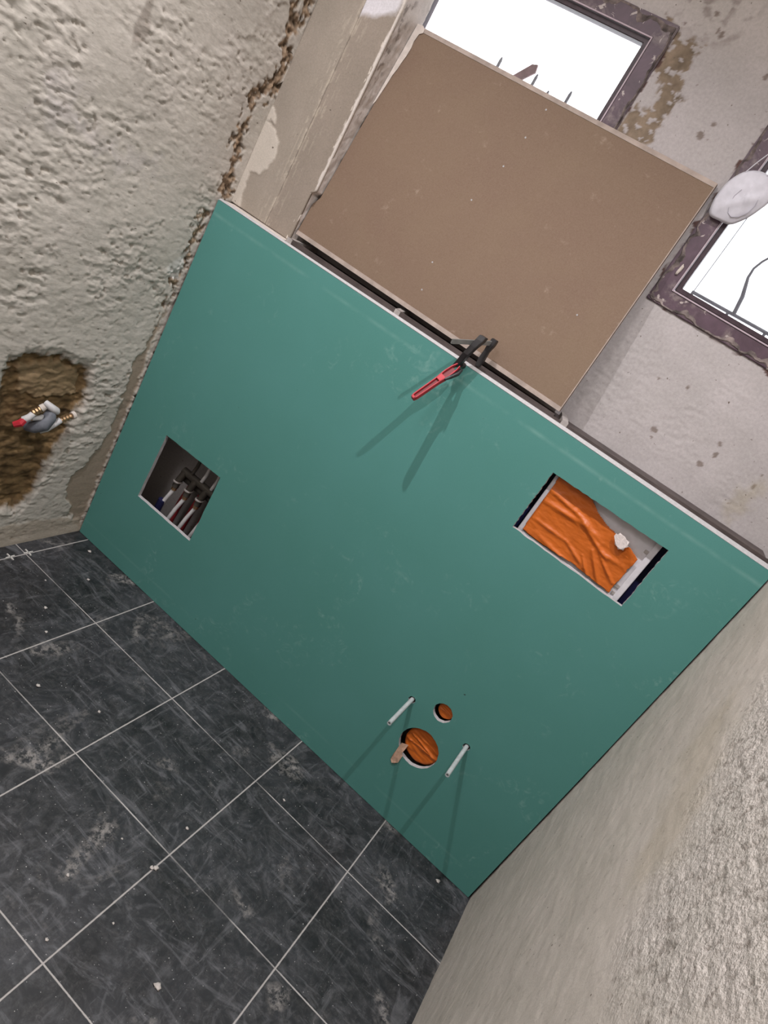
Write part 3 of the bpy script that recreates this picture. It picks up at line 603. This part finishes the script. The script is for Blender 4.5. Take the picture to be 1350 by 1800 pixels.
for x in (1.060, 1.535): MB().tube([(x, 0.302, 1.466), (x, 0.234, 1.466)], 0.004, 8).build('bracket', IRON, g2)
for x in (1.103, 1.196, 1.290, 1.385): MB().tube([(x, 0.30, 1.462), (x, 0.30, 1.521)], 0.0036, 8).build('short_bar', IRON, g2)
cv = [(1.208,1.523),(1.2,1.562),(1.192,1.582),(1.184,1.602),(1.182,1.623),(1.188,1.643),(1.195,1.656),(1.214,1.668),(1.241,1.669)]
MB().tube([(x, 0.30, z) for x, z in cv], [0.0050, 0.0052, 0.0046, 0.0036, 0.003, 0.0028, 0.0028, 0.0028, 0.0028], 10).build('curled_bar', IRON, g2, smooth=True)
MB().tube([(1.103, 0.30, 1.52), (1.103, 0.30, 1.90)], 0.0012, 6).build('thin_upright', IRON, g2)

# ------------------------------------------------------------ face mask on window_2
mk = empty('face_mask', (1.085, 0.150, 1.70)); tag(mk, 'white face mask hanging by its straps on the right window frame', 'face mask')
OUTL = [(1.049, 1.645), (1.040, 1.668), (1.0385, 1.690), (1.0425, 1.715), (1.056, 1.739), (1.076, 1.752), (1.097, 1.755), (1.116, 1.748), (1.131, 1.732), (1.134, 1.714), (1.130, 1.700), (1.120, 1.676), (1.108, 1.658), (1.095, 1.646), (1.072, 1.6435)]
c0 = (1.088, 1.697); vs = []; fs = []; NR = 9; n = len(OUTL) * 4
pts = []
for i in range(len(OUTL)):
    p0, p1, p2, p3 = [OUTL[(i + k - 1) % len(OUTL)] for k in range(4)]
    for k in range(4):
        t = k / 4; pts.append(tuple(0.5 * ((2 * p1[j]) + (-p0[j] + p2[j]) * t + (2 * p0[j] - 5 * p1[j] + 4 * p2[j] - p3[j]) * t * t + (-p0[j] + 3 * p1[j] - 3 * p2[j] + p3[j]) * t ** 3) for j in (0, 1)))
def mask_y(x, z, r): return 0.143 - 0.015 * (1 - r ** 2.0) - 0.0016 * math.sin((x * 0.8 - z) * 190) * (1 - r) - 0.0035 * math.exp(-((x - 1.095 + (z - 1.70) * 0.35) / 0.004) ** 2) * (1 - r)
for j in range(NR + 1):
    r = j / NR
    for (x, z) in pts:
        X_ = c0[0] + (x - c0[0]) * r; Z_ = c0[1] + (z - c0[1]) * r; vs.append((X_, mask_y(X_, Z_, r), Z_))
for j in range(NR):
    for k in range(n): fs.append((j * n + k, j * n + (k + 1) % n, (j + 1) * n + (k + 1) % n, (j + 1) * n + k))
mc = MB().add(vs, fs).build('mask_body', MASKM, mk, smooth=True); md = mc.modifiers.new('thickness', 'SOLIDIFY'); md.thickness = 0.0015; md.offset = 0
def ms(l): return [(x, mask_y(x, z, min(1, math.hypot((x - c0[0]) / 0.047, (z - c0[1]) / 0.056))) - 0.0010, z) for x, z in l]
MB().tube(ms([(1.076, 1.708), (1.071, 1.693), (1.073, 1.675), (1.080, 1.662), (1.090, 1.658), (1.102, 1.664), (1.113, 1.678), (1.117, 1.695), (1.113, 1.712)]), 0.0008, 6).build('ear_loop', SEAM, mk)
MB().tube([(1.060, 0.141, 1.741), (1.068, 0.140, 1.765), (1.082, 0.142, 1.80), (1.092, 0.146, 1.825), (1.097, 0.150, 1.84)], 0.0010, 8).build('strap', MASKM, mk)
MB().tube([(1.100, 0.140, 1.752), (1.099, 0.142, 1.79), (1.097, 0.150, 1.84)], 0.0010, 8).build('strap', MASKM, mk)
tag(MB().tube([(1.097, 0.156, 1.84), (1.097, 0.143, 1.842)], [0.0012, 0.0016], 8).build('nail', BAR), 'small nail in the right window frame holding the face mask', 'nail')

# ------------------------------------------------------------ clamp on the top edge
cl = empty('bar_clamp', (0.82, 0.0, 1.134)); tag(cl, 'small black bar clamp with red handle gripping the green sheet top edge', 'clamp')
def obox(c, u, v, w_, a, b, c_): 
    u = Vector(u).normalized(); v = Vector(v); v = (v - u * v.dot(u)).normalized(); w2_ = u.cross(v); m = Matrix(((u.x, v.x, w2_.x, c[0]), (u.y, v.y, w2_.y, c[1]), (u.z, v.z, w2_.z, c[2]), (0, 0, 0, 1)))
    return (-a / 2, a / 2, -b / 2, b / 2, -c_ / 2, c_ / 2, m)
BT = Vector((0.787, -0.100, 1.163)); BE = Vector((0.829, 0.040, 1.1945)); bd = (BE - BT).normalized()
bc = (BT + BE) / 2; MB().box(*obox(bc, bd, (0, 0, 1), 0, (BE - BT).length, 0.011, 0.0035)).build('steel_bar', BAR, cl, 0.0004)
def arm(pts, wx, wy, name, mat, par):
    mb = MB(); ring = []
    for i, (x, y, z, s) in enumerate(pts):
        ring += [(x - wx * s, y - wy * s, z), (x + wx * s, y - wy * s, z), (x + wx * s, y + wy * s, z), (x - wx * s, y + wy * s, z)]
    fs = [(0, 1, 2, 3), tuple((len(pts) - 1) * 4 + k for k in (3, 2, 1, 0))]
    for i in range(len(pts) - 1):
        for k in range(4): fs.append((i * 4 + k, i * 4 + (k + 1) % 4, i * 4 + 4 + (k + 1) % 4, i * 4 + 4 + k))
    return mb.add(ring, fs).build(name, mat, par, 0.001)
arm([(0.829, 0.030, 1.1325, 0.8), (0.827, 0.034, 1.150, 1.0), (0.8265, 0.036, 1.172, 0.85), (0.828, 0.037, 1.190, 1.1), (0.829, 0.037, 1.204, 1.0)], 0.0068, 0.0085, 'fixed_jaw', BLACK, cl)
fj = arm([(0.799, -0.024, 1.112, 0.75), (0.804, -0.026, 1.128, 0.9), (0.809, -0.030, 1.150, 0.95), (0.814, -0.028, 1.172, 1.0), (0.8185, -0.024, 1.190, 1.15), (0.820, -0.022, 1.201, 1.1)], 0.0072, 0.0100, 'sliding_jaw', BLACK, cl)
MB().tube([(0.8075, -0.018, 1.121), (0.8082, -0.0012, 1.121)], [0.005, 0.0065], 14).build('pressure_pad', BLACK, cl)
# lever handle: outline in its own plane, with two recessed slots
HA = Vector((0.808, -0.030, 1.118)); HB = Vector((0.777, -0.100, 1.012)); hd = (HB - HA).normalized(); hv = Vector((1, 0, 0)); hv = (hv - hd * hv.dot(hd)).normalized(); hn = hd.cross(hv)
L_ = (HB - HA).length
def hp(s, t, n_=0): return HA + hd * (s * L_) + hv * t + hn * n_
def stroke(mb, ss, t0s, t1s, th):
    n_ = len(ss); a_ = [hp(ss[i], t0s[i], -th) for i in range(n_)] + [hp(ss[i], t1s[i], -th) for i in range(n_ - 1, -1, -1)]; return mb.prism(a_, hn * (2 * th))
S = [0.0, 0.10, 0.25, 0.36, 0.45, 0.6, 0.8, 0.94, 1.0]; WD = [0.0055, 0.0085, 0.0095, 0.0085, 0.0072, 0.0068, 0.0066, 0.0062, 0.0045]
hm = MB(); rw_ = 0.0024
stroke(hm, S, WD, [x - rw_ for x in WD], 0.0065); stroke(hm, S, [-x for x in WD], [-x + rw_ for x in WD], 0.0065)
stroke(hm, [0.33, 0.45], [-0.0082, -0.0070], [0.0082, 0.0070], 0.0065); stroke(hm, [0.955, 1.0], [-0.006, -0.0042], [0.006, 0.0042], 0.0065)
h_ = hm.build('lever_handle', RED, cl, 0.0005)
wb = MB(); stroke(wb, S[1:-1], [-(x - 0.001) for x in WD[1:-1]], [x - 0.001 for x in WD[1:-1]], 0.0012); wb.build('handle_web', RED_SHADE, h_)
MB().tube([hp(0.0, 0.010, -0.004), hp(0.10, 0.0125, -0.002), hp(0.24, 0.0110, 0.002), hp(0.36, 0.0085, 0.004)], [0.004, 0.0058, 0.0052, 0.003], 10).build('release_trigger', BLACK, cl, smooth=True)

# ------------------------------------------------------------ fixing rods
for k, (x, z) in enumerate(RODS):
    e = empty('threaded_rod', (x, 0, z)); tag(e, ('grey sleeved fixing rod left of the small round opening', 'grey sleeved fixing rod right of the large round opening')[k], 'rod', 'fixing rods sticking out of the green sheet')
    tip = -0.141
    n_ = 18; mb = MB(); vs = []; fs = []
    prof = [(0.09, 0.0056), (tip, 0.0056), (tip, 0.0030), (tip + 0.012, 0.0030)]
    for y, r in prof:
        for j in range(n_): vs.append((x + r * math.cos(2 * math.pi * j / n_), y, z + r * math.sin(2 * math.pi * j / n_)))
    for i in range(len(prof) - 1):
        for j in range(n_): fs.append((i * n_ + j, i * n_ + (j + 1) % n_, (i + 1) * n_ + (j + 1) % n_, (i + 1) * n_ + j))
    mb.add(vs, fs).build('sleeve', SLEEVE, e, smooth=True)
    MB().tube([(x, tip + 0.009, z), (x, tip + 0.010, z)], 0.0031, 14).build('bore', HOLE, e)

# ------------------------------------------------------------ waste and flush pipes behind the round openings
def capped(name, cx, cz, r, yf, lab, cat, seed, streak):
    e = empty(name, (cx, yf + 0.06, cz)); tag(e, lab, cat)
    MB().tube([(cx, yf + 0.004, cz), (cx, yf + 0.115, cz)], r * 0.97, 36).build('pipe', BLACK, e)
    vs = []; fs = []; NRR, NA = 26, 72
    for i in range(NRR + 1):
        rr = r * i / NRR
        for j in range(NA):
            q = 2 * math.pi * j / NA; u = rr * math.cos(q); v = rr * math.sin(q); s1 = (u - v * 0.10) / r; s2 = (u * 0.10 + v) / r
            hgt = 0.0016 * math.exp(-((s2 + 0.10 * s1 - 0.05) / 0.05) ** 2) + 0.0014 * math.exp(-((s2 - 0.15 * s1 + 0.14) / 0.04) ** 2) + 0.001 * math.exp(-((s2 - 0.3) / 0.06) ** 2)
            hgt += 0.0012 * float(gnoise(np.array([s1 * 2.0 + seed]), np.array([s2 * 7.0]), seed)[0]); hgt *= streak
            drop = 0.004 * max(0, (i / NRR - 0.86) / 0.14) ** 2
            vs.append((cx + u, yf - hgt * 1.2 + drop, cz + v))
    for i in range(NRR):
        for j in range(NA): fs.append((i * NA + j, i * NA + (j + 1) % NA, (i + 1) * NA + (j + 1) % NA, (i + 1) * NA + j))
    MB().add(vs, fs).build('film_cover', ORANGE, e, smooth=True)
    return e
capped('waste_pipe', 1.2590, 0.2530, 0.0525, 0.012, 'waste pipe covered with orange film in the large round opening', 'pipe', 5, 1.5)
capped('flush_pipe', 1.2512, 0.3810, 0.0235, 0.012, 'flush pipe covered with orange film in the small round opening', 'pipe', 9, 0.6)
tp = [(1.211,0.228),(1.228,0.234),(1.228,0.219),(1.227,0.203),(1.233,0.196),(1.234,0.174),(1.221,0.158),(1.213,0.164),(1.211,0.185),(1.211,0.201),(1.21,0.214)]
vs = [(x, -0.0035 - 0.010 * min(1, max(0, (1.215 - x)) / 0.03) + 0.003 * math.sin(k * 2.1), z) for k, (x, z) in enumerate(tp)]
tag(MB().prism(vs, (0, 0.0012, 0)).prism([(v[0] * 0.5 + vs[(i) % len(vs)][0] * 0.5, v[1] + 0.003, v[2] - 0.001) for i, v in enumerate(vs[2:8])], (0, 0.001, 0)).build('tape_strip', TAPE), 'crumpled beige tape strip hanging out of the large round opening', 'tape')

# ------------------------------------------------------------ cistern behind the rectangular opening
ci = empty('concealed_cistern', (1.26, 0.10, 0.80)); tag(ci, 'concealed cistern with grey service frame and navy body behind the rectangular opening', 'cistern')
MB().box(1.075, 1.455, 0.060, 0.150, 0.80, 1.095).build('tank_body', NAVY, ci, 0.006)
def ringbox(name, x0, x1, z0, z1, wd, y0, y1, mat, par, bev=0.0012):
    mb = MB(); o = [(x0, z0), (x1, z0), (x1, z1), (x0, z1)]; i = [(x0 + wd, z0 + wd), (x1 - wd, z0 + wd), (x1 - wd, z1 - wd), (x0 + wd, z1 - wd)]
    vs = [(u, y0, v) for u, v in o] + [(u, y0, v) for u, v in i] + [(u, y1, v) for u, v in o] + [(u, y1, v) for u, v in i]; fs = []
    for k in range(4):
        j = (k + 1) % 4; fs += [(k, j, 4 + j, 4 + k), (8 + k, 12 + k, 12 + j, 8 + j), (k, 8 + k, 8 + j, j), (4 + k, 4 + j, 12 + j, 12 + k)]
    return mb.add(vs, fs).build(name, mat, par, bev)
ringbox('service_frame', 1.1225, 1.3955, 0.868, 1.058, 0.0135, 0.0240, 0.060, BOXGREY, ci)
MB().box(1.134, 1.384, 0.031, 0.036, 0.880, 1.046).build('splash_plate', BOXGREY, ci, 0.001)
for (u, v) in [(1.374,0.907),(1.379,1.008),(1.38,0.889)]: MB().box(u - 0.006, u + 0.006, 0.0290, 0.0312, v - 0.004, v + 0.004).box(u - 0.004, u + 0.007, 0.0278, 0.0292, v - 0.0028, v + 0.0040).build('latch', ZINC, ci)
FILM = [(1.131,1.035),(1.216,1.037),(1.247,1.019),(1.279,1.007),(1.307,1.004),(1.328,0.997),(1.349,0.997),(1.372,0.986),(1.373,0.972),(1.37,0.955),(1.371,0.927),(1.369,0.905),(1.371,0.886),(1.268,0.89),(1.186,0.884),(1.133,0.885)]
fx0, fx1, fz0, fz1 = 1.124, 1.395, 0.868, 1.052
def film_fn(X, Z):
    s = (X - fx0) / (fx1 - fx0); r = (Z - fz0) / (fz1 - fz0)
    def rid(a, b, wd, lo=0.0, hi=1.0):
        e = np.array(b) - np.array(a); t = np.clip(((s - a[0]) * e[0] + (r - a[1]) * e[1]) / (e @ e), 0, 1)
        dd = np.hypot((s - a[0] - e[0] * t), (r - a[1] - e[1] * t) * 0.62); return np.exp(-(dd / wd) ** 2) * (0.35 + 0.65 * np.sin(np.pi * np.clip(t, 0.05, 0.95)))
    h = 0.0035 * rid((0.03, 0.72), (0.34, 0.66), 0.020) + 0.0045 * rid((0.30, 0.68), (0.62, 0.54), 0.022) + 0.0040 * rid((0.05, 0.56), (0.45, 0.60), 0.022) + 0.0045 * rid((0.42, 0.60), (0.72, 0.42), 0.018)
    h = h + 0.0030 * rid((0.05, 0.30), (0.40, 0.30), 0.016) + 0.0032 * rid((0.38, 0.31), (0.62, 0.16), 0.016) + 0.003 * rid((0.15, 0.16), (0.60, 0.06), 0.02) + 0.003 * rid((0.62, 0.44), (0.86, 0.46), 0.02)
    h = h + 0.0045 * rid((0.60, 0.40), (0.80, 0.10), 0.018) + 0.004 * rid((0.68, 0.40), (0.88, 0.22), 0.015) + 0.004 * rid((0.56, 0.28), (0.72, 0.06), 0.014)
    h = h + 0.0010 * fbm(s * 10, r * 12, 3, 4) + 0.006 * np.clip(1 - np.abs(s * 0.86 + r * 0.42 - 1.0) / 0.10, 0, 1) * sstep(0.4, 0.75, r)
    m = sdf(X, Z, FILM)
    return np.stack([X, 0.0215 - h * 1.15, Z], -1), None
us = axis(fx0, fx1, fx0, fx1, 0.0016, 1); vs_ = axis(fz0, fz1, fz0, fz1, 0.0016, 1)
fo = gridmesh('orange_film', us, vs_, film_fn, ORANGE)
bm = bmesh.new(); bm.from_mesh(fo.data)
cc = np.array([v.co[:] for v in bm.verts]); dd = sdf(cc[:, 0], cc[:, 2], FILM); bad = dd > 0.0008
bmesh.ops.delete(bm, geom=[v for v, b_ in zip(bm.verts, bad) if b_], context='VERTS'); bm.to_mesh(fo.data); bm.free()
md = fo.modifiers.new('thickness', 'SOLIDIFY'); md.thickness = 0.0004
tag(fo, 'wrinkled orange plastic film taped over the cistern service opening', 'film')
gz = [(1.303,1),(1.303,1.007),(1.307,1.007),(1.309,1.013),(1.316,1.012),(1.322,1.012),(1.328,1.009),(1.336,1.008),(1.337,1.001),(1.341,0.998),(1.336,0.992),(1.337,0.985),(1.33,0.984),(1.327,0.98),(1.321,0.985),(1.315,0.985),(1.31,0.993)]
tag(MB().prism([(x, 0.0105 + 0.0015 * math.sin(3 * k), z) for k, (x, z) in enumerate(gz)], (0, 0.0012, 0)).build('gauze_patch', TAPEW), 'small white gauze patch on the corner of the orange film', 'tape')

# ------------------------------------------------------------ manifold behind the square opening
mf = empty('pipe_manifold', (0.29, 0.085, 0.38)); tag(mf, 'dark metal pipe manifold with bars and ports behind the square opening', 'manifold')
MB().tube([(0.205, 0.075, 0.382), (0.50, 0.075, 0.382)], 0.012, 16).build('header_bar', CAST, mf, smooth=True)
MB().tube([(0.205, 0.095, 0.352), (0.50, 0.095, 0.352)], 0.012, 16).build('header_bar', CAST, mf, smooth=True)
for x in (0.214, 0.262, 0.310, 0.357):
    pr = MB().tube([(x, 0.072, 0.382), (x - 0.002, 0.062, 0.350), (x - 0.004, 0.062, 0.326)], 0.0105, 14).build('port', CAST, mf, smooth=True)
    MB().tube([(x - 0.003, 0.062, 0.345), (x - 0.0035, 0.062, 0.349)], 0.0145, 18).build('collar', ZINC, pr)
    MB().tube([(x - 0.004, 0.062, 0.326), (x - 0.0045, 0.062, 0.314)], 0.0085, 6).build('nut', BRASS, pr)
for x, r in ((0.281, 0.009), (0.322, 0.008), (0.240, 0.006)):
    MB().tube([(x, 0.070, 0.394), (x + 0.006, 0.070, 0.425), (x + 0.007, 0.070, 0.50)], 0.0055, 12).build('riser', PIPE_WHITE if r > 0.007 else CAST, mf, smooth=True)
labs = ['white pipe with a blue sleeve, leftmost below the manifold', 'white pipe second from the left below the manifold', 'white pipe third from the left below the manifold', 'white pipe at the right side of the square opening']
for k, x in enumerate((0.2095, 0.2575, 0.3055, 0.3525)):
    e = empty('supply_pipe', (x, 0.06, 0.0)); tag(e, labs[k], 'pipe', 'supply pipes below the manifold')
    MB().tube([(x, 0.062, 0.3135), (x - 0.010, 0.058, 0.270), (x - 0.018, 0.056, 0.225), (x - 0.022, 0.056, 0.12), (x - 0.022, 0.056, 0.0)], 0.0062, 14).build('pipe', PIPE_WHITE, e, smooth=True)
    if k == 0: MB().tube([(x - 0.017, 0.055, 0.265), (x - 0.019, 0.055, 0.225), (x - 0.022, 0.056, 0.10)], 0.0115, 16).build('sleeve', PIPE_BLUE, e, smooth=True)
for x in (0.236, 0.284, 0.333):
    e = MB().tube([(x, 0.098, 0.338), (x - 0.008, 0.098, 0.28), (x - 0.014, 0.098, 0.20), (x - 0.014, 0.098, 0.0)], 0.010, 14).build('return_pipe', PIPE_RED, smooth=True)
    tag(e, {0.236: 'dark red pipe between the first and second white pipes', 0.284: 'dark red pipe between the second and third white pipes', 0.333: 'dark red pipe between the third and fourth white pipes'}[x], 'pipe', 'dark red pipes below the manifold')

# ------------------------------------------------------------ tap fitting in the hollow of the left wall
ft = empty('wall_tap_fitting', (0.0, -0.30, 0.45)); tag(ft, 'grey and white pipe fitting with brass ends in the chiselled hollow', 'fitting')
P = lambda y, z, x=0.008: Vector((x, y, z))
MB().tube([P(-0.268, 0.470, -0.004), P(-0.279, 0.455, 0.010), P(-0.294, 0.436, 0.014), P(-0.308, 0.420, 0.002), P(-0.312, 0.412, -0.016)], [0.011, 0.017, 0.019, 0.016, 0.014], 18).build('valve_body', GREYPL, ft, smooth=True)
MB().tube([P(-0.289, 0.486, -0.010), P(-0.283, 0.483, 0.004), P(-0.266, 0.474, 0.010), P(-0.256, 0.466, 0.004)], [0.009, 0.010, 0.010, 0.007], 14).build('white_elbow', PIPE_WHITE, ft, smooth=True)
MB().tube([P(-0.290, 0.407, 0.006), P(-0.275, 0.417, 0.010), P(-0.255, 0.433, 0.009), P(-0.240, 0.441, 0.006)], [0.005, 0.007, 0.0085, 0.0085], 14).build('white_pipe', PIPE_WHITE, ft, smooth=True)
def threaded(a, b, r, name, n_=5):
    a, b = Vector(a), Vector(b); pts = []; rs = []
    for k in range(n_ * 2 + 1): pts.append(a + (b - a) * k / (n_ * 2)); rs.append(r if k % 2 else r * 0.78)
    return MB().tube(pts, rs, 16).build(name, BRASS, ft)
threaded((0.007, -0.241, 0.440), (0.004, -0.206, 0.453), 0.0085, 'threaded_nipple', 4)
MB().tube([(0.004, -0.206, 0.453), (0.0035, -0.197, 0.456)], 0.0105, 18).build('end_cap', PLASTER, ft, 0)
threaded((0.006, -0.330, 0.466), (0.012, -0.316, 0.484), 0.0095, 'threaded_nipple', 3)
MB().tube([(0.012, -0.316, 0.484), (0.014, -0.309, 0.492)], [0.0098, 0.0085], 18).build('end_cap', PLASTER, ft)
MB().tube([P(-0.346, 0.444, 0.002), P(-0.337, 0.456, 0.008), P(-0.328, 0.467, 0.008)], [0.009, 0.0085, 0.008], 14).build('white_pipe', PIPE_WHITE, ft, smooth=True)
MB().tube([P(-0.363, 0.426, -0.004), P(-0.352, 0.436, 0.004), P(-0.345, 0.446, 0.004)], [0.008, 0.010, 0.0085], 8).build('red_plug', RED, ft)
MB().tube([P(-0.322, 0.447, 0.002), P(-0.306, 0.454, 0.010), P(-0.298, 0.455, 0.006)], [0.006, 0.007, 0.006], 12).build('white_pipe', PIPE_WHITE, ft, smooth=True)

# ------------------------------------------------------------ bits on the floor
def cross(x, y, a, lab):
    e = empty('tile_spacer', (x, y, 0)); o = MB(); ca, sa = math.cos(a), math.sin(a)
    m = Matrix(((ca, -sa, 0, x), (sa, ca, 0, y), (0, 0, 1, 0.0), (0, 0, 0, 1)))
    bpy.data.objects.remove(e)
    o.box(-0.014, 0.014, -0.0016, 0.0016, 0.0, 0.003, m).box(-0.0016, 0.0016, -0.014, 0.014, 0.0, 0.003, m)
    return tag(o.build('tile_spacer', SPACER), lab, 'tile spacer')
cross(0.0415, -0.270, 0.05, 'white cross spacer in the joint further from the green sheet')
cross(0.0405, -0.212, -0.05, 'white cross spacer in the joint nearer the green sheet')
LABS = ['largest white plaster crumb, alone in the tile at the bottom of the photo', 'larger crumb of the close pair lying on the tile joint', 'smaller crumb of the close pair lying on the tile joint',
    'plaster crumb in the tile just above the close pair of crumbs', 'small plaster crumb up left of the close pair of crumbs', 'plaster crumb in the tile at the left edge of the photo, left of the pair',
    'small plaster crumb directly below and left of the close pair', 'plaster crumb nearest the joint crossing at bottom left of the photo', 'plaster crumb near the left end of the second row of tiles',
    'plaster crumb in the tile in front of the square opening', 'plaster crumb below the left corner of the green sheet', 'lone plaster crumb in the row of tiles under the square opening, middle left',
    'white plaster crumb at the green sheet foot near the right wall', 'small plaster crumb left of the rods, close to the green sheet foot', 'plaster crumb in the first tile row left of the square opening',
    'tiny plaster crumb just right of the white cross spacers', 'pale crumb in the corner where left wall and green sheet meet']
crumbs = [(1.156, -0.723, 0.0075), (0.990, -0.574, 0.0065), (0.984, -0.580, 0.0045), (0.968, -0.457, 0.004), (0.896, -0.585, 0.0026), (0.889, -0.714, 0.004), (1.017, -0.709, 0.0025), (0.959, -0.812, 0.0035), (0.471, -0.483, 0.005), (0.253, -0.307, 0.005), (0.202, -0.124, 0.0045), (0.608, -0.412, 0.004), (1.498, -0.033, 0.006), (1.072, -0.201, 0.0035), (0.33, -0.36, 0.0045), (0.16, -0.24, 0.003), (0.095, -0.035, 0.006)]
for k, (x, y, r) in enumerate(crumbs):
    o = blob('plaster_crumb', CRUMB, None, (x, y, r * 0.32), r, r * 0.8, r * 0.42, 20 + k, 0, 2, bumpy=0.6)
    lab = LABS[k]
    tag(o, lab, 'plaster crumb', 'plaster crumbs scattered on the floor')
